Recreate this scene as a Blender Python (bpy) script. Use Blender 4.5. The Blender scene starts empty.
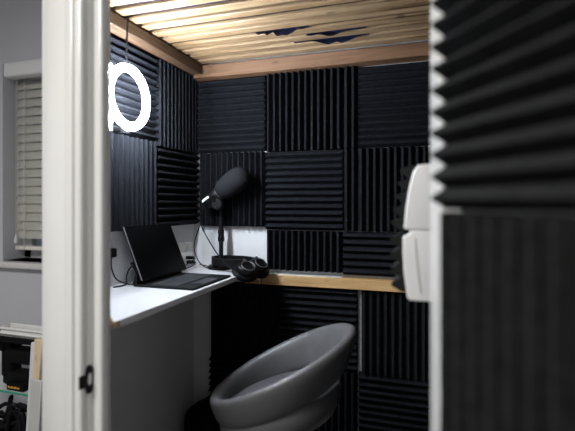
import bpy, bmesh, math, random
from mathutils import Vector, Matrix, Quaternion
random.seed(7)
C = bpy.context.scene.collection
PI = math.pi

# ------------------------------------------------------------------ materials
def mat(name, col, rough=0.6, metal=0.0, spec=0.5, bump=0.0, bscale=200.0, var=0.0, vscale=8.0, coat=0.0, emit=None, estr=0.0, sheen=0.0):
    m = bpy.data.materials.new(name); m.use_nodes = True
    nt = m.node_tree; b = nt.nodes['Principled BSDF']
    b.inputs['Base Color'].default_value = (*col, 1)
    b.inputs['Roughness'].default_value = rough
    b.inputs['Metallic'].default_value = metal
    b.inputs['Specular IOR Level'].default_value = spec
    b.inputs['Coat Weight'].default_value = coat
    b.inputs['Sheen Weight'].default_value = sheen
    tc = nt.nodes.new('ShaderNodeTexCoord')
    if var > 0:
        n = nt.nodes.new('ShaderNodeTexNoise'); n.inputs['Scale'].default_value = vscale; n.inputs['Detail'].default_value = 6
        nt.links.new(tc.outputs['Object'], n.inputs['Vector'])
        r = nt.nodes.new('ShaderNodeValToRGB')
        r.color_ramp.elements[0].position = .3; r.color_ramp.elements[1].position = .7
        r.color_ramp.elements[0].color = (*[max(0, c*(1-var)) for c in col], 1)
        r.color_ramp.elements[1].color = (*[min(1, c*(1+var)) for c in col], 1)
        nt.links.new(n.outputs['Fac'], r.inputs['Fac']); nt.links.new(r.outputs['Color'], b.inputs['Base Color'])
    if bump > 0:
        n2 = nt.nodes.new('ShaderNodeTexNoise'); n2.inputs['Scale'].default_value = bscale; n2.inputs['Detail'].default_value = 4
        nt.links.new(tc.outputs['Object'], n2.inputs['Vector'])
        bp = nt.nodes.new('ShaderNodeBump'); bp.inputs['Strength'].default_value = bump; bp.inputs['Distance'].default_value = .002
        nt.links.new(n2.outputs['Fac'], bp.inputs['Height']); nt.links.new(bp.outputs['Normal'], b.inputs['Normal'])
    if emit:
        b.inputs['Emission Color'].default_value = (*emit, 1); b.inputs['Emission Strength'].default_value = estr
    return m

def wood(name, dark, light, axis='X', rough=.55, knots=True, gscale=30.0):
    """sawn timber with the grain along the given axis"""
    m = bpy.data.materials.new(name); m.use_nodes = True
    nt = m.node_tree; b = nt.nodes['Principled BSDF']; b.inputs['Roughness'].default_value = rough
    tc = nt.nodes.new('ShaderNodeTexCoord'); oi = nt.nodes.new('ShaderNodeObjectInfo')
    mp = nt.nodes.new('ShaderNodeMapping')
    sc = [gscale]*3; sc['XYZ'.index(axis)] = gscale*.07
    mp.inputs['Scale'].default_value = sc
    add = nt.nodes.new('ShaderNodeVectorMath'); add.operation = 'ADD'
    mul = nt.nodes.new('ShaderNodeMath'); mul.operation = 'MULTIPLY'; mul.inputs[1].default_value = 17.0
    nt.links.new(oi.outputs['Random'], mul.inputs[0])
    nt.links.new(tc.outputs['Object'], add.inputs[0]); nt.links.new(mul.outputs[0], add.inputs[1])
    nt.links.new(add.outputs[0], mp.inputs['Vector'])
    n = nt.nodes.new('ShaderNodeTexNoise'); n.inputs['Scale'].default_value = 1.6; n.inputs['Detail'].default_value = 8; n.inputs['Distortion'].default_value = 1.2
    nt.links.new(mp.outputs[0], n.inputs['Vector'])
    r = nt.nodes.new('ShaderNodeValToRGB')
    r.color_ramp.elements[0].position = .32; r.color_ramp.elements[0].color = (*dark, 1)
    r.color_ramp.elements[1].position = .68; r.color_ramp.elements[1].color = (*light, 1)
    nt.links.new(n.outputs['Fac'], r.inputs['Fac'])
    out = r.outputs['Color']
    if knots:
        v = nt.nodes.new('ShaderNodeTexVoronoi'); v.inputs['Scale'].default_value = 1.0
        mp2 = nt.nodes.new('ShaderNodeMapping'); s2 = [16.0]*3; s2['XYZ'.index(axis)] = 7.0
        mp2.inputs['Scale'].default_value = s2
        nt.links.new(add.outputs[0], mp2.inputs['Vector']); nt.links.new(mp2.outputs[0], v.inputs['Vector'])
        kr = nt.nodes.new('ShaderNodeValToRGB')
        kr.color_ramp.elements[0].position = .05; kr.color_ramp.elements[0].color = (.25, .2, .18, 1)
        kr.color_ramp.elements[1].position = .14; kr.color_ramp.elements[1].color = (1, 1, 1, 1)
        nt.links.new(v.outputs['Distance'], kr.inputs['Fac'])
        mx = nt.nodes.new('ShaderNodeMixRGB'); mx.blend_type = 'MULTIPLY'; mx.inputs['Fac'].default_value = .8
        nt.links.new(out, mx.inputs[1]); nt.links.new(kr.outputs['Color'], mx.inputs[2]); out = mx.outputs[0]
    nt.links.new(out, b.inputs['Base Color'])
    bp = nt.nodes.new('ShaderNodeBump'); bp.inputs['Strength'].default_value = .25; bp.inputs['Distance'].default_value = .002
    nt.links.new(n.outputs['Fac'], bp.inputs['Height']); nt.links.new(bp.outputs['Normal'], b.inputs['Normal'])
    return m

M = {}
M['foam'] = mat('charcoal foam', (.0105, .0114, .0140), .95, spec=.04, bump=.25, bscale=900, var=.25, vscale=60)
M['foam_door'] = mat('grey black foam', (.020, .020, .020), .95, spec=.05, bump=.25, bscale=900, var=.25, vscale=60)
M['windscreen'] = mat('windscreen foam', (.017, .0175, .0195), 1.0, spec=.04, bump=.9, bscale=700, var=.3, vscale=300)
M['white_wall'] = mat('white painted board', (.66, .66, .66), .7, bump=.15, bscale=60, var=.05, vscale=5)
M['grey_wall'] = mat('grey painted wall', (.56, .565, .60), .75, bump=.1, bscale=80, var=.03, vscale=3)
M['gloss_white'] = mat('gloss white frame paint', (.70, .69, .66), .28, coat=.3, var=.03, vscale=6)
M['plastic_white'] = mat('white plastic', (.72, .72, .70), .35, var=.02, vscale=9)
M['unit_white'] = mat('bright white plastic', (.84, .84, .83), .35, var=.02, vscale=9)
M['melamine'] = mat('white melamine', (.66, .66, .68), .3, var=.02, vscale=12)
M['chipboard'] = mat('raw chipboard edge', (.50, .36, .18), .9, bump=.5, bscale=300, var=.4, vscale=250)
M['slat'] = wood('pale roof timber', (.20, .120, .055), (.37, .255, .145), 'X')
M['beam_x'] = wood('brown beam timber', (.12, .060, .028), (.235, .125, .066), 'X')
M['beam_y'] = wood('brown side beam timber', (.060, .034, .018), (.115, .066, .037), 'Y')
M['pine'] = wood('pine rail timber', (.40, .235, .09), (.60, .39, .18), 'X')
M['pine_z'] = wood('pine board timber', (.55, .42, .26), (.72, .58, .40), 'Z')
M['membrane'] = mat('dark blue membrane', (.016, .024, .075), .55, var=.3, vscale=20, bump=.4, bscale=60)
M['black'] = mat('black plastic', (.005, .005, .0055), .38, spec=.14, var=.1, vscale=30)
M['black_matt'] = mat('matt black', (.005, .005, .0055), .7, spec=.08, var=.1, vscale=30)
M['black_metal'] = mat('black powder coated steel', (.006, .006, .0065), .42, spec=.16, var=.1, vscale=30)
M['pad'] = mat('black leatherette pad', (.005, .005, .0055), .5, spec=.10, bump=.3, bscale=400, var=.1, vscale=50)
M['screen'] = mat('black glass screen', (.003, .003, .0035), .3, spec=.05, var=.02, vscale=3)
M['silver'] = mat('brushed aluminium', (.55, .56, .58), .35, metal=1.0, var=.05, vscale=40)
M['alu_dark'] = mat('dark grey aluminium edge', (.34, .34, .35), .4, metal=.8, var=.05, vscale=40)
M['keyboard'] = mat('dark keyboard shell', (.008, .0085, .0095), .75, spec=.12, bump=.2, bscale=500, var=.1, vscale=40)
M['key'] = mat('dark keycap', (.030, .031, .034), .6, spec=.2, var=.1, vscale=40)
M['trackpad'] = mat('dark grey trackpad', (.030, .032, .037), .5, spec=.3, var=.05, vscale=40)
M['leather'] = mat('grey leatherette', (.092, .092, .096), .42, bump=.2, bscale=250, var=.06, vscale=12)
M['chrome'] = mat('chrome', (.7, .7, .72), .12, metal=1.0, var=.02, vscale=5)
M['cable'] = mat('black cable rubber', (.007, .007, .008), .5, spec=.12, var=.1, vscale=40)
M['cable_grey'] = mat('pale grey cable', (.5, .5, .5), .5, var=.05, vscale=40)
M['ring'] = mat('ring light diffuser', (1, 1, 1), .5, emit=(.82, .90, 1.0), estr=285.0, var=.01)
M['blind'] = mat('cream blind slat', (.86, .84, .77), .55, var=.04, vscale=8)
M['blind_white'] = mat('bright white blind rail', (.88, .88, .87), .4, var=.02, vscale=8)
M['cord_white'] = mat('white cord', (.65, .63, .58), .8, var=.05, vscale=40)
M['carpet'] = mat('grey carpet', (.16, .155, .15), .95, bump=.8, bscale=350, var=.2, vscale=90)
M['ceil'] = mat('white ceiling paint', (.75, .75, .74), .8, bump=.1, bscale=60, var=.02, vscale=3)
M['green_glass'] = mat('green edged glass', (.05, .30, .20), .1, spec=.6, var=.1, vscale=10)
M['shelf_glass'] = mat('pale glass shelf', (.55, .60, .58), .12, spec=.6, var=.03, vscale=10)
M['orange'] = mat('orange print', (.85, .42, .05), .5, var=.05, vscale=40)
M['grey_panel'] = mat('pale grey panel', (.48, .48, .46), .5, var=.05, vscale=8)
g = bpy.data.materials.new('window glass'); g.use_nodes = True
gb = g.node_tree.nodes['Principled BSDF']; gb.inputs['Transmission Weight'].default_value = 1; gb.inputs['Roughness'].default_value = .02; gb.inputs['IOR'].default_value = 1.45
M['glass'] = g

# ------------------------------------------------------------------ mesh helpers
class MB:
    def __init__(s): s.bm = bmesh.new()
    def box(s, a, b, bev=0.0, seg=2, mtx=None, mi=0):
        a, b = Vector(a), Vector(b)
        t = bmesh.new(); bmesh.ops.create_cube(t, size=1)
        for v in t.verts:
            v.co = Vector((a[i] + (v.co[i]+.5)*(b[i]-a[i]) for i in range(3)))
        if bev: bmesh.ops.bevel(t, geom=t.edges[:], offset=bev, segments=seg, profile=.5, affect='EDGES')
        return s._merge(t, mtx, mi)
    def poly(s, pts, z0, z1, bev=0.0, mtx=None, mi=0, seg=2):
        """prism over a plan polygon"""
        t = bmesh.new()
        lo = [t.verts.new((x, y, z0)) for x, y in pts]; hi = [t.verts.new((x, y, z1)) for x, y in pts]
        t.faces.new(lo[::-1]); t.faces.new(hi); n = len(pts)
        for i in range(n): t.faces.new((lo[i], lo[(i+1) % n], hi[(i+1) % n], hi[i]))
        bmesh.ops.recalc_face_normals(t, faces=t.faces[:])
        if bev: bmesh.ops.bevel(t, geom=t.edges[:], offset=bev, segments=seg, profile=.5, affect='EDGES')
        return s._merge(t, mtx, mi)
    def lathe(s, prof, n=32, mtx=None, mi=0):
        """profile of (radius, z) about local Z"""
        t = bmesh.new(); rings = []
        for r, z in prof:
            if r < 1e-6: rings.append([t.verts.new((0, 0, z))])
            else: rings.append([t.verts.new((r*math.cos(2*PI*k/n), r*math.sin(2*PI*k/n), z)) for k in range(n)])
        for A, B in zip(rings, rings[1:]):
            for k in range(n):
                k2 = (k+1) % n
                if len(A) == 1 and len(B) == 1: continue
                if len(A) == 1: t.faces.new((A[0], B[k], B[k2]))
                elif len(B) == 1: t.faces.new((A[k], A[k2], B[0]))
                else: t.faces.new((A[k], A[k2], B[k2], B[k]))
        bmesh.ops.recalc_face_normals(t, faces=t.faces[:])
        return s._merge(t, mtx, mi)
    def torus(s, R, r, n=64, m=16, mtx=None, mi=0, sx=1.0, flat=1.0):
        t = bmesh.new(); rings = []
        for k in range(n):
            a = 2*PI*k/n; rings.append([t.verts.new(((R+r*math.cos(2*PI*j/m))*math.cos(a)*sx, (R+r*math.cos(2*PI*j/m))*math.sin(a), r*flat*math.sin(2*PI*j/m))) for j in range(m)])
        for k in range(n):
            for j in range(m):
                t.faces.new((rings[k][j], rings[(k+1) % n][j], rings[(k+1) % n][(j+1) % m], rings[k][(j+1) % m]))
        bmesh.ops.recalc_face_normals(t, faces=t.faces[:])
        return s._merge(t, mtx, mi)
    def tube(s, pts, r, n=8, smooth=6, mi=0, mtx=None, closed=False):
        P = [Vector(p) for p in pts]; Q = []
        if smooth:
            for i in range(len(P)-1):
                p0 = P[max(i-1, 0)]; p1 = P[i]; p2 = P[i+1]; p3 = P[min(i+2, len(P)-1)]
                for k in range(smooth):
                    u = k/smooth
                    Q.append(.5*((2*p1)+(p2-p0)*u+(2*p0-5*p1+4*p2-p3)*u*u+(3*p1-p0-3*p2+p3)*u**3))
            Q.append(P[-1])
        else: Q = P
        t = bmesh.new(); rings = []; prev = None
        for i, q in enumerate(Q):
            d = (Q[min(i+1, len(Q)-1)]-Q[max(i-1, 0)]).normalized()
            if prev is None:
                u = d.orthogonal().normalized()
            else:
                u = (prev - d*prev.dot(d)).normalized()
            prev = u; w = d.cross(u)
            rr = r[i*len(r)//len(Q)] if isinstance(r, (list, tuple)) else r
            rings.append([t.verts.new(q + rr*(math.cos(2*PI*j/n)*u + math.sin(2*PI*j/n)*w)) for j in range(n)])
        for A, B in zip(rings, rings[1:]):
            for j in range(n): t.faces.new((A[j], A[(j+1) % n], B[(j+1) % n], B[j]))
        t.faces.new(rings[0][::-1]); t.faces.new(rings[-1])
        bmesh.ops.recalc_face_normals(t, faces=t.faces[:])
        return s._merge(t, mtx, mi)
    def cyl(s, p, q, r, r2=None, n=24, bev=0.0, mi=0):
        p, q = Vector(p), Vector(q); L = (q-p).length; r2 = r if r2 is None else r2
        m = Matrix.Translation(p) @ (q-p).to_track_quat('Z', 'Y').to_matrix().to_4x4()
        if bev: pr = [(0, 0), (r-bev, 0), (r, bev), (r2, L-bev), (r2-bev, L), (0, L)]
        else: pr = [(0, 0), (r, 0), (r2, L), (0, L)]
        return s.lathe(pr, n, m, mi)
    def _merge(s, t, mtx=None, mi=0):
        if mtx is not None: bmesh.ops.transform(t, matrix=mtx, verts=t.verts[:])
        for f in t.faces: f.material_index = mi
        me = bpy.data.meshes.new('tmp'); t.to_mesh(me); t.free()
        s.bm.from_mesh(me); bpy.data.meshes.remove(me)
        return s
    def build(s, name, m, parent=None, smooth=True, angle=38, local=False):
        """verts are in world space; a child gets them relative to its root"""
        root = parent
        off = Vector((0, 0, 0))
        while root is not None: off += root.location; root = root.parent
        me = bpy.data.meshes.new(name)
        if not local: bmesh.ops.translate(s.bm, vec=-off, verts=s.bm.verts[:])
        origin = Vector((0, 0, 0))
        if parent is None and not local:
            xs = [v.co for v in s.bm.verts]
            origin = Vector((sum(v.x for v in xs)/len(xs), sum(v.y for v in xs)/len(xs), min(v.z for v in xs)))
            bmesh.ops.translate(s.bm, vec=-origin, verts=s.bm.verts[:])
        s.bm.to_mesh(me); s.bm.free()
        for mm in (m if isinstance(m, (list, tuple)) else [m]): me.materials.append(mm)
        if smooth:
            me.shade_smooth(); me.set_sharp_from_angle(angle=math.radians(angle))
        o = bpy.data.objects.new(name, me); C.objects.link(o)
        o.location = origin
        if parent is not None: o.parent = parent
        return o

def tag(o, label=None, cat=None, group=None, kind=None):
    if label: o['label'] = label
    if cat: o['category'] = cat
    if group: o['group'] = group
    if kind: o['kind'] = kind
    return o
def thing(name, label, cat, loc, group=None):
    o = bpy.data.objects.new(name, None); C.objects.link(o); o.location = loc; o.empty_display_size = .05
    return tag(o, label, cat, group)
def struct(o): o['kind'] = 'structure'; return o
def frame(o, x, y, z):
    """matrix from an origin and three axes"""
    m = Matrix.Identity(4)
    for i, a in enumerate((Vector(x), Vector(y), Vector(z))):
        m[0][i], m[1][i], m[2][i] = a
    m[0][3], m[1][3], m[2][3] = o
    return m

# ------------------------------------------------------------------ the room outside the booth
CEIL = 2.4
struct(MB().box((-3.1, -2.0, -.1), (1.3, 1.95, 0)).build('floor', M['carpet']))
struct(MB().box((-3.1, -2.0, CEIL), (1.3, 1.95, CEIL+.1)).build('ceiling', M['ceil']))
struct(MB().box((-3.2, -2.0, 0), (-3.1, 1.95, CEIL)).build('wall_left', M['grey_wall']))
struct(MB().box((1.3, -2.0, 0), (1.4, 1.95, CEIL)).build('wall_right', M['grey_wall']))
struct(MB().box((-3.2, -2.1, 0), (1.4, -2.0, CEIL)).build('wall_rear', M['grey_wall']))
WX0, WX1, WZ0, WZ1 = -2.135, -1.15, .90, 1.925
w = MB(); Y0, Y1 = 1.76, 1.95
w.box((-3.1, Y0, 0), (WX0, Y1, CEIL)).box((WX1, Y0, 0), (1.3, Y1, CEIL)).box((WX0, Y0, 0), (WX1, Y1, WZ0)).box((WX0, Y0, WZ1), (WX1, Y1, CEIL))
struct(w.build('wall_far', M['grey_wall']))
win = MB()
for a, b in (((WX0, 1.89, WZ0), (WX0+.05, 1.93, WZ1)), ((WX1-.05, 1.89, WZ0), (WX1, 1.93, WZ1)), ((WX0, 1.89, WZ0), (WX1, 1.93, WZ0+.05)), ((WX0, 1.89, WZ1-.05), (WX1, 1.93, WZ1)), ((-1.66, 1.89, WZ0), (-1.62, 1.93, WZ1))):
    win.box(a, b, .004)
wo = struct(win.build('window_1', M['plastic_white']))
MB().box((WX0+.05, 1.905, WZ0+.05), (WX1-.05, 1.911, WZ1-.05)).build('pane', M['glass'], wo)
struct(MB().box((WX0-.05, 1.715, WZ0-.032), (WX1+.05, 1.90, WZ0), .008, 3).build('trim_1', M['gloss_white']))

# venetian blind hung in the window recess
bl = thing('venetian_blind', 'cream venetian blind with closed slats hanging in the window', 'blind', (-1.64, 1.82, WZ0))
BX0, BX1 = -2.115, -1.17
MB().box((-2.106, 1.735, 1.847), (WX1-.01, 1.80, 1.922), .012, 3).build('headrail', M['blind_white'], bl)
z = 1.825; slat_me = None
while z > 1.00:
    if slat_me is None:
        s_ = MB(); n = 6
        t = bmesh.new(); rows = []
        for i in range(n+1):
            u = i/n-.5; yy = u*.050; zz = .004*(1-4*u*u)
            rows.append([t.verts.new((x, yy, zz)) for x in (-(BX1-BX0)/2, (BX1-BX0)/2)])
        fs = [t.faces.new((rows[i][0], rows[i][1], rows[i+1][1], rows[i+1][0])) for i in range(n)]
        bmesh.ops.solidify(t, geom=fs, thickness=.0025)
        bmesh.ops.transform(t, matrix=Matrix.Rotation(math.radians(66), 4, 'X'), verts=t.verts[:])
        s_._merge(t); so = s_.build('slat', M['blind'], bl, local=True)
    else:
        so = so.copy(); C.objects.link(so); so.parent = bl
    so.location = Vector(((BX0+BX1)/2, 1.835, z)) - bl.location
    z -= .0465
MB().box((BX0, 1.815, .952), (BX1, 1.86, .972), .004).build('bottom_rail', M['blind'], bl)
for x in (-2.09, -2.045, -1.65, -1.22):
    MB().tube([(x, 1.808, 1.85), (x, 1.808, .96)], .0018, 6, 0).build('ladder_cord', M['cord_white'], bl)
pc = MB().tube([(-2.085, 1.797, 1.85), (-2.088, 1.797, 1.4), (-2.087, 1.797, 1.03)], .0013, 6).build('pull_cord', M['cord_white'], bl)
MB().lathe([(0, 0), (.008, 0), (.010, .012), (.004, .045), (0, .046)], 12, Matrix.Translation((-2.087, 1.797, .99))).build('tassel', M['plastic_white'], pc)

# ------------------------------------------------------------------ booth shell
BW = 1.655      # booth back board
TOPZ = 1.80
struct(MB().box((-.98, BW, 0), (.06, BW+.02, TOPZ)).build('wall_back', M['white_wall']))
struct(MB().box((-.98, .94, 0), (-.95, BW, 1.712)).build('wall_inner_left', M['white_wall']))
struct(MB().box((.014, .70, 0), (.05, BW, TOPZ)).build('wall_inner_right', M['black_matt']))
struct(MB().poly([(-.79, .743), (-.978, .935), (-.95, 1.06), (-.662, .80)], 0, TOPZ).build('wall_corner', M['white_wall']))
struct(MB().box((-.98, .62, 1.79), (.06, BW+.02, 1.81)).box((-.982, .94, 1.713), (-.952, BW, 1.79)).build('ceiling_membrane', M['membrane']))

# door frame: e runs along the doorway, n points into the booth
e = Vector((.965, -.262, 0)); nn = Vector((.262, .965, 0)); A = Vector((-.6505, .70, 0))
def F(u, s): p = A + e*u + nn*s; return (p.x, p.y)
c = MB()
c.poly([F(-.0, .0), F(-.055, .0), F(-.055, .02), F(0, .02)], 0, 1.72, .006, seg=3)              # raised inner bead
c.poly([F(-.018, -.006), F(-.046, -.006), F(-.046, .01), F(-.018, .01)], 0, 1.72, .005, seg=3)
c.poly([F(-.05, .003), F(-.138, .003), F(-.138, .03), F(-.05, .03)], 0, 1.72, .003)
struct(c.build('trim_2', M['gloss_white']))
j = MB()
j.poly([F(-.12, .012), F(-.12, .055), F(.0, .055), F(0, .012)], 0, 1.72)
j.poly([F(-.004, .028), F(-.004, .052), F(.0245, .049), F(.0245, .028)], 0, 1.72, .006, seg=4)
struct(j.build('door_1', M['gloss_white']))
hd = MB().poly([F(-.138, 0), F(-.138, .055), F(.70, .055), F(.70, 0)], 1.72, 1.80, .003)
struct(hd.build('trim_3', M['gloss_white']))
struct(MB().poly([(.0095, .580), (-.0037, .69), (.06, .70), (.075, .615)], 0, 1.72, .002).build('trim_4', M['gloss_white']))

# strike plate on the reveal
sp = thing('strike_plate', 'black metal strike plate with open latch hole on the white door jamb', 'strike plate', (*F(.0, .014), .78))
def RF(s, z, u): p = A + e*u + nn*s; return Vector((p.x, p.y, z))
ZS = .852
def reveal_mtx(s, z, u=0.0): return frame(RF(s, z, u), nn, (0, 0, 1), e)
pl = MB()
prof = []
pl2 = bmesh.new()
outer = []; inner = []; N = 28
for k in range(N):
    a = 2*PI*k/N
    ca, sa = math.cos(a), math.sin(a)
    f = lambda v, p: math.copysign(abs(v)**p, v)
    outer.append((.0085*f(ca, .6), .028*f(sa, .6))); inner.append((.0050*f(ca, .7)+.002, .0125*f(sa, .7)))
rings = []
for pts, zz in ((outer, 0), (outer, .0022), (inner, .0022), (inner, 0)):
    rings.append([pl2.verts.new((x, y, zz)) for x, y in pts])
for q in range(4):
    Ra, Rb = rings[q], rings[(q+1) % 4]
    for k in range(N): pl2.faces.new((Ra[k], Ra[(k+1) % N], Rb[(k+1) % N], Rb[k]))
bmesh.ops.recalc_face_normals(pl2, faces=pl2.faces[:])
pl._merge(pl2, reveal_mtx(.0188, ZS))
pl.build('plate', M['black_metal'], sp)
MB().box((-.022, -.014, .0), (-.007, .012, .0024), .001, mtx=reveal_mtx(.0188, ZS)).build('lip', M['black_metal'], sp)
for dz in (-.021, .021):
    MB().lathe([(0, 0), (.004, 0), (.0036, .0012), (0, .0016)], 14, reveal_mtx(.0188, ZS+dz, .0022)).build('screw', M['black'], sp)

# ------------------------------------------------------------------ foam tiles
def foam_bm(wd, ht, vertical, base=.014, tooth=.021, pitch=.025, seed=0):
    """local x across, z up, tips at y=0, back at y=base+tooth"""
    rnd = random.Random(seed)
    L, Wd = (ht, wd) if vertical else (wd, ht)
    nr = max(2, round(Wd/pitch)); p = Wd/nr
    seg = max(4, int(L/.03))
    t = bmesh.new(); T = base+tooth
    prof = [(0.0, tooth)]
    for i in range(nr):
        c0 = (i+.5)*p
        prof += [(c0-p*.07, .0008), (c0+p*.07, .0008), ((i+1)*p, tooth)]
    jit = [[rnd.uniform(-.0004, .0004) for _ in range(seg+1)] for _ in range(nr+1)]
    rows = []
    for k in range(seg+1):
        l = L*k/seg; row = []
        for q, (a, y) in enumerate(prof):
            ri = min((q)//3, nr)
            d = jit[ri][k] if 0 < q < len(prof)-1 else 0
            row.append((l + (rnd.uniform(-.0012, .0012) if k in (0, seg) else 0), a+d, y + (abs(d)*.8 if y < .005 else 0)))
        row.append((l, Wd, T)); row.insert(0, (l, 0.0, T))
        rows.append(row)
    def co(l, a, y): return (a, y, l) if vertical else (l, y, a)
    V = [[t.verts.new(co(*r)) for r in row] for row in rows]
    n = len(V[0])
    for k in range(seg):
        for q in range(n):
            q2 = (q+1) % n
            t.faces.new((V[k][q], V[k][q2], V[k+1][q2], V[k+1][q]))
    for row in (V[0], V[-1]):
        # end caps: fan per tooth keeps the saw-tooth outline clean
        b0, b1 = row[0], row[-1]
        t.faces.new(row)
    bmesh.ops.recalc_face_normals(t, faces=t.faces[:])
    m = MB(); m._merge(t)
    return m
TN = [0]
def tile(p, u, out, wd, ht, vertical, label, group, name='foam_tile', parent=None, kw_m='foam', **kw):
    """p: lower left corner on the tip plane; u: direction across; out: the way the tips point"""
    TN[0] += 1
    m = foam_bm(wd, ht, vertical, seed=TN[0], **kw)
    o = m.build(name, M[kw_m], None, smooth=False, local=True)
    mw = frame(p, u, -Vector(out), (0, 0, 1))
    if parent is not None:
        o.parent = parent; mw = Matrix.Translation(-parent.location) @ mw
        o.matrix_basis = mw
    else:
        o.matrix_basis = mw; tag(o, label, 'foam tile', group)
    return o
UX = Vector((1, 0, 0)); BK = Vector((0, -1, 0)); TIPY = 1.62
def back(x0, x1, z0, z1, v, label, group='foam tiles on the back wall'):
    tile((x0, TIPY, z0), UX, BK, x1-x0, z1-z0, v, label, group)
back(-.913, -.622, 1.405, 1.70, False, 'black foam tile with level ridges in the top left corner of the back wall')
back(-.618, -.316, 1.40, 1.70, True, 'black foam tile with upright ridges under the middle of the back roof beam')
back(-.312, -.262, 1.40, 1.70, True, 'narrow upright black foam strip touching the back roof beam')
back(-.258, .012, 1.402, 1.697, False, 'black foam tile with level ridges at the top right of the back wall')
back(-.913, -.622, 1.107, 1.401, True, 'black foam tile with upright ridges directly behind the microphone')
back(-.618, -.316, 1.097, 1.397, False, 'black foam tile with level ridges at the back wall centre, right of the microphone')
back(-.312, -.262, 1.097, 1.397, True, 'narrow upright black foam strip in the middle row of the back wall')
back(-.258, .012, 1.097, 1.398, True, 'black foam tile with upright ridges left of the white wall unit')
back(-.618, -.318, .942, 1.093, True, 'short black foam tile with upright ridges standing just above the pine rail')
back(-.314, .012, .935, 1.093, False, 'short black foam tile with level ridges above right end of pine rail')
LOW = 'foam tiles below the rail'
back(-.862, -.567, .582, .882, True, 'black foam tile with upright ridges below the headphones beside the bare white wall', LOW)
back(-.563, -.264, .582, .882, False, 'black foam tile with level ridges below the rail, behind the stool back', LOW)
back(-.248, .012, .582, .882, True, 'black foam tile with upright ridges below the rail, right of the white gap', LOW)
back(-.862, -.567, .280, .578, False, 'black foam tile with level ridges low behind the left end of the stool', LOW)
back(-.563, -.264, .280, .578, True, 'black foam tile with upright ridges low behind the stool seat', LOW)
back(-.258, .012, .280, .578, False, 'black foam tile with level ridges at the bottom right of the back wall', LOW)
LW = 'foam tiles on the left wall'; UY = Vector((0, 1, 0)); LF = Vector((1, 0, 0))
def left(y0, y1, z0, z1, v, label): tile((-.915, y0, z0), UY, LF, y1-y0, z1-z0, v, label, LW)
left(1.056, 1.353, 1.417, 1.71, False, 'dark foam tile with level ridges behind the glowing ring light')
left(1.357, 1.653, 1.403, 1.71, True, 'dark foam tile with upright ridges right of the ring light on left wall')
left(1.056, 1.353, 1.113, 1.413, True, 'dark foam tile with upright ridges above the tablet, below the ring light')
left(1.357, 1.653, 1.113, 1.399, False, 'dark foam tile with level ridges on the left wall beside the microphone')

# ------------------------------------------------------------------ roof timbers
def beam(a, b, m, label, name='roof_beam'):
    return tag(MB().box(a, b, .003, 1).build(name, m), label, 'beam', 'beams under the roof slats')
beam((-.951, .96, 1.715), (-.876, 1.597, 1.753), M['beam_y'], 'brown timber beam running along the top of the left foam wall')
beam((-.951, 1.598, 1.702), (.013, BW-.001, 1.753), M['beam_x'], 'brown timber beam across the top of the back foam wall')
gaps = [.816, .879, .942, 1.005, 1.068, 1.131, 1.193, 1.250, 1.309, 1.372, 1.434, 1.492, 1.551]
ordn = ['nearest the back beam', 'second from the back beam', 'third from the back beam', 'fourth from the back beam', 'fifth from the back beam', 'sixth from the back beam', 'seventh from the back beam', 'eighth from the back beam', 'ninth from the back beam', 'tenth from the back beam', 'eleventh from the back beam', 'twelfth from the back beam', 'thirteenth from the back beam']
edges = gaps + [1.612]
for i in range(len(edges)-1):
    y0 = edges[i]+.0120; y1 = edges[i+1]-.0120
    k = len(edges)-2-i
    yaw = random.uniform(-.004, .004)
    zz = 1.757 + random.uniform(0, .002)
    o = MB().box((-.948, y0, zz), (.012 if k < 12 else .012, y1, zz+.012), .0025, 1).build('roof_slat', M['slat'])
    o.rotation_euler.z = yaw*.4
    tag(o, 'pale pine roof slat, %s' % ordn[k], 'roof slat', 'pale pine roof slats')
# torn scraps of roof membrane poking down between the slats
def scrap(x0, x1, y, drops, label):
    t = bmesh.new(); n = len(drops)-1; ra = []; rb = []
    for i, d in enumerate(drops):
        x = x0+(x1-x0)*i/n
        ra.append(t.verts.new((x, y+.006, 1.782)));
        rb.append((t.verts.new((x, y-.001+random.uniform(-.002, .002), 1.757)), t.verts.new((x+random.uniform(-.004, .004), y-.012-d*.5, 1.757-d*1.35))))
    fs = []
    for i in range(n):
        fs.append(t.faces.new((ra[i], ra[i+1], rb[i+1][0], rb[i][0])))
        fs.append(t.faces.new((rb[i][0], rb[i+1][0], rb[i+1][1], rb[i][1])))
    bmesh.ops.solidify(t, geom=fs, thickness=.0012)
    m = MB(); m._merge(t)
    tag(m.build('membrane_scrap', M['membrane'], smooth=False), label, 'plastic scrap', 'torn scraps between the roof slats')
scrap(-.555, -.375, 1.372, (.001, .007, .003, .012, .004, .017, .015, .018, .012, .003, .006, .001), 'torn dark blue plastic scrap between roof slats, leftmost of three')
scrap(-.40, -.20, 1.434, (.001, .007, .004, .008, .014, .013, .006, .004, .002, .003, .001), 'torn dark blue plastic scrap hanging between roof slats, upper right one of three')
scrap(-.46, -.20, 1.492, (.001, .001, .003, .002, .006, .014, .018, .012, .018, .013, .006, .003, .001), 'torn dark blue plastic scrap nearest the back beam, largest of three')

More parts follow.
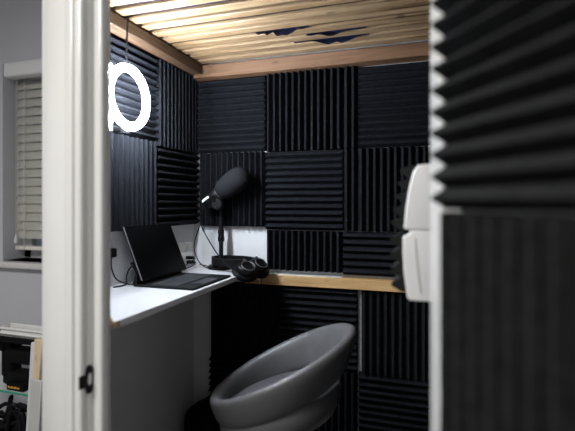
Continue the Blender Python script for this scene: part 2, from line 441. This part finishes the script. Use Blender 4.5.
# ------------------------------------------------------------------ rail and desk
tag(MB().box((-.70, 1.611, .886), (.013, BW-.001, .925), .002, 1).build('wall_rail', M['pine']), 'raw pine rail running along the back wall below the foam', 'rail')
tag(MB().box((-.618, 1.618, .925), (-.318, 1.654, .9270), .0008, 1).build('sealant_strip', M['plastic_white']), 'thin white strip on the pine rail under the short foam tile', 'strip')
dk = MB()
t = bmesh.new(); pts = [(-.655, .805), (-.655, BW-.001), (-.949, BW-.001), (-.949, 1.068)]
lo = [t.verts.new((x, y, .9262)) for x, y in pts]; hi = [t.verts.new((x, y, .942)) for x, y in pts]
t.faces.new(lo[::-1]); t.faces.new(hi)
for i in range(4): t.faces.new((lo[i], lo[(i+1) % 4], hi[(i+1) % 4], hi[i]))
bmesh.ops.recalc_face_normals(t, faces=t.faces[:])
dk._merge(t)
d0 = thing('desk', 'narrow white shelf desk along the left wall', 'desk', (-.80, 1.25, .9262))
dk.build('desktop', M['melamine'], d0, smooth=False)
be = MB().poly([(-.6555, .8035), (-.654, .822), (-.6565, .8225), (-.9495, 1.0665), (-.9495, 1.065), (-.657, .8028)], .9268, .9412)
tag(be.build('cut_edge', M['chipboard'], d0, smooth=False), 'raw chipboard end edge')

# ------------------------------------------------------------------ ring light on the left wall
rc = Vector((-.862, 1.124, 1.515))
rl = thing('ring_light', 'glowing white ring light hung in front of the left foam wall', 'ring light', rc)
rm = frame(rc, (0, 1, 0), (0, 0, 1), (1, 0, 0))
MB().torus(.0858, .0120, 72, 18, rm, flat=.75).build('light_tube', M['ring'], rl)
MB().torus(.0845, .0065, 72, 10, rm @ Matrix.Translation((0, 0, -.011)), flat=.5).build('housing', M['plastic_white'], rl)
MB().tube([rc+Vector((-.012, 0, .097)), rc+Vector((-.010, .0, .14)), rc+Vector((-.006, -.003, .19)), rc+Vector((-.003, -.002, .238))], .0028, 8).build('cord', M['cable'], rl)
MB().box(rc+Vector((-.026, -.012, -.108)), rc+Vector((-.008, .012, -.085)), .003).build('bracket', M['black'], rl)
MB().cyl(rc+Vector((-.053, 0, -.094)), rc+Vector((-.024, 0, -.094)), .005).build('wall_stud', M['black'], rl)

MB().tube([rc+Vector((.012, -.0945, -.112)), rc+Vector((.012, -.0945, .071))], .0028, 12, 0).build('reflection_bar', M['ring'], rl)  # glowing bar added for the ring's reflection in the glossy jamb edge

# ------------------------------------------------------------------ tablet with keyboard on the desk
DZ = .942
tb = thing('tablet_computer', 'black tablet standing upright on a keyboard case on the white desk', 'tablet', (-.77, 1.27, DZ))
ya, yb = 1.162, 1.418
kb = MB().box((-.875, ya, DZ+.0005), (-.668, yb, DZ+.0075), .0025, 2).build('keyboard_base', M['keyboard'], tb)
ky = None
for r in range(5):
    n = 14 if r < 4 else 11
    x1 = -.822 + r*.0185
    for k in range(n):
        wk = (yb-ya-.022)/14
        if r == 4 and k == 5: w0 = wk*4
        else: w0 = wk
        yk = ya+.011 + (k if r < 4 or k <= 5 else k+3)*wk
        o = MB().box((x1, yk+.0012, DZ+.0074), (x1+.0155, yk+w0-.0012, DZ+.0095), .0008, 1).build('key', M['key'], kb)
MB().box((-.718, ya+.075, DZ+.0074), (-.676, yb-.075, DZ+.0080), .0008, 1).build('trackpad', M['trackpad'], kb)
MB().cyl((-.872, ya+.002, DZ+.0095), (-.872, yb-.002, DZ+.0095), .0095, n=20, bev=.001).build('hinge', M['black'], tb)
# screen leans back towards the wall
bot = Vector((-.842, 0, DZ+.020)); top = Vector((-.912, 0, 1.127))
up = (top-bot); Hh = up.length; up.normalize(); nrm = Vector((up.z, 0, -up.x))
mt = frame(Vector((bot.x, ya, bot.z)), (0, 1, 0), up, nrm)
MB().box((0, 0, -.006), (yb-ya, Hh, 0), .0028, 3, mtx=mt).build('tablet_body', M['alu_dark'], tb)
MB().box((.0006, .0004, -.001), (yb-ya-.0004, Hh-.0004, .0006), .0003, 1, mtx=mt).build('screen', M['screen'], tb)
MB().box((.001, .001, -.0105), (yb-ya-.001, Hh-.001, -.0058), .002, 2, mtx=mt).build('back_cover', M['keyboard'], tb)
arm = MB()
t = bmesh.new()
pa = [(-.878, DZ+.012), (-.866, DZ+.014), (-.866, DZ+.050), (-.885, DZ+.075), (-.892, DZ+.072), (-.874, DZ+.045)]
fr = [t.verts.new((x, ya+.004, z)) for x, z in pa]; bk_ = [t.verts.new((x, yb-.004, z)) for x, z in pa]
t.faces.new(fr); t.faces.new(bk_[::-1])
for i in range(len(pa)): t.faces.new((fr[i], bk_[i], bk_[(i+1) % len(pa)], fr[(i+1) % len(pa)]))
bmesh.ops.recalc_face_normals(t, faces=t.faces[:]); arm._merge(t)
arm.build('stand_arm', M['keyboard'], tb)

# ------------------------------------------------------------------ microphone on desk stand
bx, by = -.792, 1.592
mic = thing('desk_microphone', 'black broadcast microphone with fat foam windscreen on a round desk stand', 'microphone', (bx, by, DZ))
MB().lathe([(0, 0), (.050, 0), (.051, .004), (.050, .012), (.046, .0155), (.016, .019), (.012, .024), (0, .024)], 40, Matrix.Translation((bx, by, DZ))).build('base', M['black_metal'], mic)
MB().cyl((bx, by, DZ+.02), (bx, by, 1.19), .0085, n=20).build('pole', M['black_metal'], mic)
MB().lathe([(.008, 0), (.0125, .002), (.013, .018), (.0115, .02), (.0115, .032), (.013, .034), (.0125, .048), (.008, .05)], 24, Matrix.Translation((bx, by, 1.047))).build('clutch', M['black'], mic)
mc = Vector((-.800, 1.573, 1.232))            # pivot of the yoke
ax = Vector((.84, -.10, .53)).normalized()
side = Vector((0, -1, 0)); side = (side-ax*side.dot(ax)).normalized(); upv = ax.cross(side).normalized()
mm = frame(mc, side, upv, ax)
if upv.z > 0: pass
# yoke: a fork under the body, clamped to the pole with a large round knob
pv = Vector((bx+.001, by-.012, 1.196))
MB().lathe([(.0085, 0), (.012, .004), (.012, .016), (.015, .018), (.015, .020), (0, .022)], 22, Matrix.Translation((bx, by, 1.160))).build('stand_adapter', M['black'], mic)
yk = MB()
for s_ in (1, -1):
    yk.tube([pv+Vector((0, -.010*s_, 0)), pv+Vector((-.004, -.030*s_, .006)), mc+side*(.035*s_)], .0065, 10, 5)
yk.cyl(pv+Vector((0, .014, 0)), pv+Vector((0, -.014, 0)), .016, n=26, bev=.003)
yk.build('yoke', M['black_metal'], mic)
MB().cyl(pv+Vector((0, -.0135, 0)), pv+Vector((.003, -.036, 0)), .0235, n=30, bev=.005).build('yoke_knob', M['black'], mic)

# body: rear capsule housing to neck
MB().lathe([(0, -.062), (.022, -.062), (.0275, -.058), (.0295, -.050), (.030, -.02), (.030, .010), (.027, .016), (.022, .020), (.022, .028), (0, .028)], 36, mm).build('body', M['black'], mic)
MB().lathe([(.0222, .0), (.0282, .001), (.0282, .006), (.0222, .007)], 36, mm @ Matrix.Translation((0, 0, .010))).build('neck_ring', M['silver'], mic)
SPR = -10
# bright switch plate on the side that faces the doorway
MB().box((.0285, -.0055, -.056), (.0318, .0055, -.020), .001, 1, mtx=mm @ Matrix.Rotation(math.radians(SPR), 4, 'Z')).build('switch_plate', M['plastic_white'], mic)
MB().cyl(mc-ax*.062, mc-ax*.075-Vector((0, 0, .004)), .009, n=18, bev=.002).build('cable_plug', M['black'], mic)
MB().lathe([(0, .020), (.024, .020), (.033, .023), (.0395, .033), (.0425, .050), (.0445, .072), (.0455, .096), (.0445, .116), (.041, .133), (.034, .146), (.024, .154), (.012, .158), (0, .159)], 44, mm).build('windscreen', M['windscreen'], mic)

def P(px, py, d):
    lat = (px-287.5)/447*d; c, s = math.cos(math.radians(18)), math.sin(math.radians(18))
    return Vector((lat*c-d*s, lat*s+d*c, 1.2-(py-203)/447*d))
cab = MB().tube([mc-ax*.074-Vector((0, 0, .004)), P(203.5, 208, 1.72), P(201, 217, 1.74), P(201.5, 226, 1.74), P(210, 242.5, 1.70), P(221, 259, 1.66), P(228, 266, 1.63), P(235, 271.5, 1.60), P(241, 274.0, 1.57)], .0022, 8)
tag(cab.build('microphone_cable', M['cable'], None), 'thin black cable slanting from the microphone down to the headphones', 'cable')
cab = MB().tube([P(201.5, 219, 1.755), P(199, 228, 1.765), P(195, 240, 1.775), P(194.5, 250, 1.775), P(198, 260, 1.76), P(204, 266.4, 1.76), P(210, 268.0, 1.745), P(207, 266.0, 1.79), P(199.5, 264.4, 1.80)], .0022, 8)
tag(cab.build('looped_cable', M['cable'], None), 'thin black cable hanging in a loop left of the microphone stand', 'cable')

# ------------------------------------------------------------------ headphones at the desk corner
hp = thing('headphones', 'black over ear headphones lying on the desk corner beside the microphone stand', 'headphones', (-.70, 1.54, DZ))
hb = MB(); t = bmesh.new(); rows = []
hc = Vector((-.733, 1.576, DZ+.0355))
n = 34
for k in range(n+1):
    a = math.radians(25) + math.radians(300)*k/n
    r1 = .071; ex = 1.0
    ca, sa = math.cos(a), math.sin(a)
    base = hc + Vector((.082*ca, .060*sa, 0))
    o_ = Vector((ca, sa, 0)).normalized()
    hw = .0155*(1-.25*abs(math.cos(a/2)))
    rows.append([t.verts.new(base+o_*.0045+Vector((0, 0, hw*q))) for q in (-1, -.5, .5, 1)] + [t.verts.new(base-o_*.0045+Vector((0, 0, hw*q))) for q in (1, .5, -.5, -1)])
for A_, B_ in zip(rows, rows[1:]):
    for q in range(8): t.faces.new((A_[q], A_[(q+1) % 8], B_[(q+1) % 8], B_[q]))
t.faces.new(rows[0][::-1]); t.faces.new(rows[-1])
bmesh.ops.recalc_face_normals(t, faces=t.faces[:]); hb._merge(t)
hb.build('headband', M['pad'], hp, angle=60)
for q, (cc, nv) in enumerate(((Vector((-.630, 1.473, .9665)), Vector((.50, -.34, .80))), (Vector((-.612, 1.551, .968)), Vector((.58, -.25, .78))))):
    nv.normalize(); xx = Vector((0, 0, 1)).cross(nv).normalized(); yy = nv.cross(xx)
    cm = frame(cc, xx, yy, nv) @ Matrix.Diagonal((1.16, 1.02, 1.0, 1.0))
    cup = MB().lathe([(0, -.012), (.031, -.012), (.0345, -.007), (.034, .002), (.030, .009), (.0245, .0125), (.019, .013), (.017, .0105), (0, .0105)], 36, cm).build('ear_cup', M['black'], hp)
    MB().torus(.0222, .0017, 40, 8, cm @ Matrix.Translation((0, 0, .0128))).build('cup_ring', M['silver'], cup)
    MB().torus(.0325, .0115, 40, 14, cm @ Matrix.Translation((0, 0, -.020))).build('ear_pad', M['pad'], hp)
    # fork joining cup to the band
    end = rows_end = hc + Vector((.082*math.cos(math.radians(25 if q else 325)), .060*math.sin(math.radians(25 if q else 325)), 0))
    MB().tube([end, (end+cc)/2+Vector((0, -.004, .012)), cc+yy*.036], .0055, 10, 5).build('fork', M['black_metal'], hp)
    MB().lathe([(0, 0), (.0065, 0), (.0065, .003), (0, .004)], 16, frame(cc+yy*.030+nv*.010, xx, yy, nv)).build('pivot_cap', M['silver'], hp)
MB().tube([Vector((-.640, 1.455, .945)), Vector((-.643, 1.447, .92)), Vector((-.640, 1.45, .88)), Vector((-.636, 1.455, .85)), Vector((-.625, 1.47, .838)), Vector((-.608, 1.50, .85)), Vector((-.597, 1.52, .89)), Vector((-.598, 1.53, .955))], .0018, 8).build('headphone_lead', M['cable'], hp)

# ------------------------------------------------------------------ sockets and leads on the left wall
WL = -.95
so_ = thing('wall_socket', 'white double wall socket in the corner behind the tablet', 'socket', (WL, 1.555, .985))
MB().box((WL, 1.485, .962), (WL+.012, 1.625, 1.045), .003, 2).build('face_plate', M['plastic_white'], so_)
for yy_ in (1.515, 1.595):
    MB().box((WL+.0115, yy_-.006, 1.024), (WL+.0145, yy_+.006, 1.036), .001, 1).build('switch', M['plastic_white'], so_)
up_ = thing('usb_plugs_block', 'white charger block with black plugs in the corner socket', 'charger', (WL+.014, 1.545, .955))
MB().box((WL+.0122, 1.53, .957), (WL+.022, 1.60, 1.006), .004, 2).build('block', M['plastic_white'], up_)
for zz_, yy_ in ((.984, 1.562), (.966, 1.568)):
    q_ = MB().box((WL+.0215, yy_-.008, zz_-.006), (WL+.052, yy_+.008, zz_+.006), .002, 2).build('plug', M['black'], up_)
    MB().tube([(WL+.051, yy_, zz_), (WL+.062, yy_-.006, zz_-.002), (WL+.060, yy_-.04, zz_-.012), (WL+.04, yy_-.10, .9455), (WL+.030, yy_-.15, .9455)], .0018, 8).build('lead', M['cable'], q_)
tag(MB().tube([(WL+.020, 1.56, 1.012), (WL+.030, 1.555, 1.027), (WL+.026, 1.53, 1.046), (WL+.018, 1.50, 1.048), (WL+.012, 1.47, 1.042), (WL+.006, 1.44, 1.03), (WL+.012, 1.40, .99), (WL+.02, 1.36, .945)], .0018, 8).build('charging_cable', M['cable_grey']), 'thin pale cable arching over the corner charger block', 'cable')
pg = thing('wall_plug', 'black plug on the left wall beside the white door jamb', 'plug', (WL, 1.125, 1.03))
MB().box((WL, 1.075, 1.015), (WL+.010, 1.140, 1.085), .003, 2).build('face_plate', M['plastic_white'], pg)
MB().box((WL+.0095, 1.105, 1.034), (WL+.030, 1.143, 1.062), .004, 2).build('plug', M['black'], pg)
MB().tube([(WL+.022, 1.125, 1.034), (WL+.024, 1.125, 1.00), (WL+.026, 1.145, .965), (WL+.035, 1.185, .9450), (WL+.055, 1.19, .9448), (WL+.072, 1.20, .947)], .0022, 8).build('lead', M['cable'], pg)
tag(MB().tube([(WL+.03, 1.125, .9446), (WL+.04, 1.17, .946), (WL+.03, 1.185, .965), (WL+.024, 1.205, .985), (WL+.022, 1.24, 1.0), (WL+.025, 1.29, .99), (WL+.035, 1.32, .9446)], .0022, 8).build('power_cable', M['cable']), 'black cable looping up from the desk behind the tablet left edge', 'cable')

# ------------------------------------------------------------------ bucket stool
cx, cy = -.400, 1.17
st = thing('bar_stool', 'grey leatherette bucket bar stool with low wraparound back', 'stool', (cx, cy, 0))
bd = MB(); t = bmesh.new(); rows = []; n = 72; mseg = 20
bdir = math.radians(9)                      # the back points this way
for k in range(n):
    a = 2*PI*k/n; f = .5+.5*math.cos(a-bdir)
    zt = .676 + .186*f
    h = .075 + .045*f
    rt = .180 + .016*f; rb = .156 + .004*f
    th = .019
    row = []
    for q in range(mseg):
        b = 2*PI*q/mseg
        # rounded slab: rolled rim on top, thinner towards the lower edge
        cc_, ss_ = math.cos(b), math.sin(b)
        s_ = math.copysign(abs(ss_)**.62, ss_); zl = (s_*.5-.5)*h
        tt = th*(.72+.28*(s_+1)/2)
        rr = rb + (rt-rb)*((s_+1)/2)**.8 + tt*math.copysign(abs(cc_)**.8, cc_)
        row.append(t.verts.new((cx+rr*math.cos(a), cy+rr*math.sin(a), zt+zl)))
    rows.append(row)
for k in range(n):
    for q in range(mseg):
        t.faces.new((rows[k][q], rows[(k+1) % n][q], rows[(k+1) % n][(q+1) % mseg], rows[k][(q+1) % mseg]))
bmesh.ops.recalc_face_normals(t, faces=t.faces[:]); bd._merge(t)
bd.build('backrest', M['leather'], st, angle=80)
sh = Matrix.Identity(4); sh[2][0] = .30
MB().lathe([(0, .667), (.08, .668), (.13, .670), (.152, .666), (.164, .654), (.168, .632), (.164, .604), (.148, .580), (.11, .564), (.05, .558), (0, .558)], 56, Matrix.Translation((cx, cy, .018)) @ sh).build('seat', M['leather'], st, angle=80)
MB().lathe([(0, .50), (.03, .50), (.036, .51), (.085, .542), (.09, .556), (0, .556)], 32, Matrix.Translation((cx, cy, 0))).build('seat_mount', M['black_metal'], st)
MB().lathe([(0, .02), (.030, .02), (.030, .30), (.022, .305), (.022, .52), (0, .52)], 28, Matrix.Translation((cx, cy, 0))).build('column', M['chrome'], st)
MB().lathe([(0, 0), (.195, 0), (.20, .004), (.195, .010), (.10, .022), (.04, .032), (.03, .05), (0, .05)], 48, Matrix.Translation((cx, cy, 0))).build('base', M['chrome'], st)
fr_ = MB(); fr_.torus(.10, .009, 40, 10, Matrix.Translation((cx-.10, cy, .26))); fr_.build('footrest', M['chrome'], st)
MB().tube([(cx+.02, cy+.03, .545), (cx+.10, cy+.10, .53), (cx+.17, cy+.13, .515)], .005, 8).build('height_lever', M['chrome'], st)

# black bag below the desk
bg = thing('bag', 'black soft bag standing on the floor below the desk corner', 'bag', (-.80, 1.50, 0))
b_ = MB(); b_.box((-.90, 1.46, .001), (-.755, 1.61, .430), .05, 5)
b_.build('bag_body', M['black_matt'], bg)
MB().tube([(-.82, 1.49, .425), (-.82, 1.50, .442), (-.82, 1.535, .448), (-.82, 1.57, .442), (-.82, 1.58, .425)], .009, 10).build('handle', M['black_matt'], bg)

# ------------------------------------------------------------------ white wall unit on the right inner wall
hu = thing('wall_unit', 'white plastic wall unit with jagged black foam on its side', 'wall unit', (.013, .89, 1.02))
def side_prism(pts, y0, y1, bev):
    t = bmesh.new()
    a = [t.verts.new((x, y0, z)) for x, z in pts]; b = [t.verts.new((x, y1, z)) for x, z in pts]
    t.faces.new(a); t.faces.new(b[::-1]); n = len(pts)
    for i in range(n): t.faces.new((a[i], b[i], b[(i+1) % n], a[(i+1) % n]))
    bmesh.ops.recalc_face_normals(t, faces=t.faces[:])
    bmesh.ops.bevel(t, geom=t.edges[:], offset=bev, segments=3, profile=.5, affect='EDGES')
    m = MB(); m._merge(t); return m
side_prism([(.0135, 1.272), (-.026, 1.270), (-.034, 1.258), (-.041, 1.23), (-.047, 1.195), (-.051, 1.152), (-.040, 1.150), (.0135, 1.150)], .85, .95, .0035).build('upper_cover', M['unit_white'], hu)
side_prism([(.0135, 1.1495), (-.040, 1.1495), (-.042, 1.142), (-.053, 1.139), (-.053, 1.11), (-.051, 1.07), (-.045, 1.025), (-.040, 1.020), (.0135, 1.020)], .85, .95, .0035).build('lower_cover', M['unit_white'], hu)
sm = MB().tube([(-.030, .8495, 1.135), (-.028, .8495, 1.10), (-.024, .8495, 1.06), (-.020, .8495, 1.035)], .0012, 6)
sm.build('seam', M['grey_panel'], hu)
for (p0, h, lean) in (((-.079, .965, 1.152), .124, -.17), ((-.0745, .955, 1.034), .110, .03)):
    TN[0] += 1
    o = foam_bm(.10, h, False, base=.006, tooth=.020, pitch=.0245, seed=TN[0]).build('foam_piece', M['foam_door'], None, smooth=False, local=True)
    o.parent = hu
    o.matrix_basis = Matrix.Translation(-hu.location) @ frame(p0, (0, -1, 0), (1, 0, 0), (0, 0, 1)) @ Matrix.Rotation(lean, 4, 'Y') if False else Matrix.Translation(-hu.location) @ frame(p0, (0, -1, 0), (1, 0, 0), (0, 0, 1)) @ Matrix.Rotation(lean, 4, 'X') @ Matrix.Identity(4)
    tag(o, 'black wedge foam piece')

# ------------------------------------------------------------------ open door with foam at the right
dd = Vector((.556, -.831, 0)).normalized(); dn = Vector((-.831, -.556, 0)).normalized()   # along leaf, foam side
D0 = Vector((-.003, .545, 0))
def DF(tt, out): p = D0 + dd*tt + dn*out; return (p.x, p.y)
leaf = MB().poly([DF(.0, -.036), DF(.66, -.036), DF(.66, -.071), DF(.0, -.071)], .02, 1.70, .002)
struct(leaf.build('door_2', M['gloss_white']))
DG = 'foam tiles on the open door'
tile(Vector((*DF(.0, 0), 1.193)), dd, dn, .30, .302, False, 'large blurred foam tile with level ridges, upper one on the open door', DG, kw_m='foam_door')
tile(Vector((*DF(.004, -.002), .885)), dd, dn, .30, .304, True, 'large blurred foam tile with upright ridges, lower one on the open door', DG, kw_m='foam_door')

# ------------------------------------------------------------------ shelf unit and clutter under the window
SX0, SX1, SY0, SY1 = -1.98, -1.42, 1.38, 1.50
su = thing('shelf_unit', 'black shelf unit with a glass shelf under the window', 'shelf unit', ((SX0+SX1)/2, (SY0+SY1)/2, 0))
MB().box((SX0, SY0, .630), (SX1, SY1, .650), .002, 1).build('top_board', M['black_matt'], su)
gs = MB().box((SX0+.01, SY0+.004, .424), (SX1-.01, SY1, .433), .001, 1).build('glass_shelf', M['shelf_glass'], su)
tag(MB().box((SX0+.01, SY0, .4238), (SX1-.01, SY0+.0045, .4332), .001, 1).build('front_edge', M['green_glass'], gs), 'green glass edge')
MB().box((SX0, SY0+.01, .06), (SX1, SY1, .08), .002, 1).build('bottom_board', M['black'], su)
for x in (SX0, SX1-.022):
    for y in (SY0, SY1-.022):
        MB().box((x, y, 0), (x+.022, y+.022, .631), .002, 1).build('post', M['black_metal'], su)
tr = thing('storage_tray', 'shallow white plastic tray on top of the black shelf unit', 'tray', (-1.70, 1.43, .6505))
tm = MB()
ty0, ty1, tx0, tx1, tz = 1.395, 1.445, -1.708, -1.46, .6505
tm.box((tx0, ty0, tz), (tx1, ty1, tz+.006), .001, 1)
for a, b in (((tx0, ty0), (tx1, ty0+.006)), ((tx0, ty1-.006), (tx1, ty1)), ((tx0, ty0), (tx0+.006, ty1)), ((tx1-.006, ty0), (tx1, ty1))):
    tm.box((*a, tz), (*b, tz+.036), .002, 1)
tm.build('tray_body', M['plastic_white'], tr)
for zz_ in (.012, .031):
    fr = [(tx0-.006, ty0-.006), (tx1+.006, ty0-.006), (tx1+.006, ty1+.006), (tx0-.006, ty1+.006)]
    MB().tube([(x, y, tz+zz_+.003) for x, y in fr+fr[:1]], .0042, 8, 0).build('rim', M['plastic_white'], tr)
mk = thing('desktop_machine', 'black open framed machine on the glass shelf', 'machine', (-1.70, 1.50, .4335))
MB().box((-1.735, 1.425, .4335), (-1.60, 1.49, .490), .012, 3).build('foot', M['black_matt'], mk)
MB().box((-1.750, 1.43, .46), (-1.690, 1.49, .60), .014, 3).build('column', M['black_matt'], mk)
MB().box((-1.72, 1.42, .527), (-1.565, 1.49, .588), .014, 3).build('head', M['black_matt'], mk)
MB().box((-1.83, 1.43, .568), (-1.690, 1.49, .629), .008, 2).build('top_cover', M['black_matt'], mk)
bxn = thing('small_box', 'small black box with orange lettering in front of the black machine', 'box', (-1.62, 1.40, .4335))
MB().box((-1.664, 1.388, .4335), (-1.575, 1.418, .463), .002, 1).build('carton', M['black_matt'], bxn)
lt = MB(); lx = -1.655
for wv, hv in ((.004, .009), (.003, .007), (.005, .008), (.004, .008), (.005, .007), (.003, .010), (.004, .007), (.004, .008)):
    lt.box((lx, 1.3872, .443), (lx+wv, 1.3882, .443+hv)); lx += wv+.004
tag(lt.build('lettering', M['orange'], bxn, smooth=False), 'orange lettering')
# dark cable pile on bottom board
cp = MB(); rnd = random.Random(3)
pp = [Vector((rnd.uniform(-1.86, -1.60), rnd.uniform(1.41, 1.48), rnd.uniform(.10, .40))) for _ in range(42)]
pp = [Vector((p.x, p.y, .095 + (p.z-.09)*max(.45, 1-abs(p.x+1.70)/.3))) for p in pp]
cp.tube(pp, .009, 8, 5)
tag(cp.build('cable_tangle', M['cable']), 'tangle of thick black cable on the bottom board of the shelf unit', 'cables')
# leaning pine board and grey panel
lb = thing('leaning_board', 'pine board with pale grey lower part leaning beside the white door frame', 'board', (-1.36, 1.30, 0))
rot = Matrix.Translation((-1.408, 1.27, .002)) @ Matrix.Rotation(math.radians(4.3), 4, 'Y')
MB().box((-.019, -.014, .56), (.017, .014, .706), .003, 1, mtx=rot).build('upper_board', M['pine_z'], lb)
MB().box((-.020, -.018, .003), (.030, .022, .562), .003, 1, mtx=rot).build('lower_panel', M['grey_panel'], lb)
MB().box((-.036, -.012, .003), (-.019, .018, .690), .003, 1, mtx=rot).build('side_panel', M['grey_wall'], lb)

# ------------------------------------------------------------------ light and camera
def area(name, loc, target, size, power, col, sy=None):
    l = bpy.data.lights.new(name, 'AREA'); l.energy = power; l.color = col; l.size = size
    if sy: l.shape = 'RECTANGLE'; l.size_y = sy
    o = bpy.data.objects.new(name, l); C.objects.link(o); o.location = loc
    o.rotation_euler = (Vector(target)-Vector(loc)).to_track_quat('-Z', 'Y').to_euler()
    return o
area('unseen_room_fill', (-1.15, -.60, 2.36), (-1.15, -.60, 0), .7, 57, (1.0, .985, .96))  # unseen area light, added to brighten the outer room and door jamb
wd = bpy.data.worlds.new('world'); bpy.context.scene.world = wd; wd.use_nodes = True
bgk = wd.node_tree.nodes['Background']; bgk.inputs['Color'].default_value = (.55, .65, .8, 1); bgk.inputs['Strength'].default_value = .12

cam = bpy.data.cameras.new('camera'); co_ = bpy.data.objects.new('camera', cam); C.objects.link(co_)
cam.sensor_width = 36; cam.lens = 447/575*36
co_.location = (0, 0, 1.2); co_.rotation_euler = (PI/2, 0, math.radians(18))
cam.shift_y = -(215.5-203)/575
cam.clip_start = .02
cam.dof.use_dof = True; cam.dof.focus_distance = 1.62; cam.dof.aperture_fstop = 1.9
sc = bpy.context.scene; sc.camera = co_
sc.view_settings.view_transform = 'Standard'; sc.view_settings.look = 'None'; sc.view_settings.gamma = 1; sc.view_settings.exposure = 0
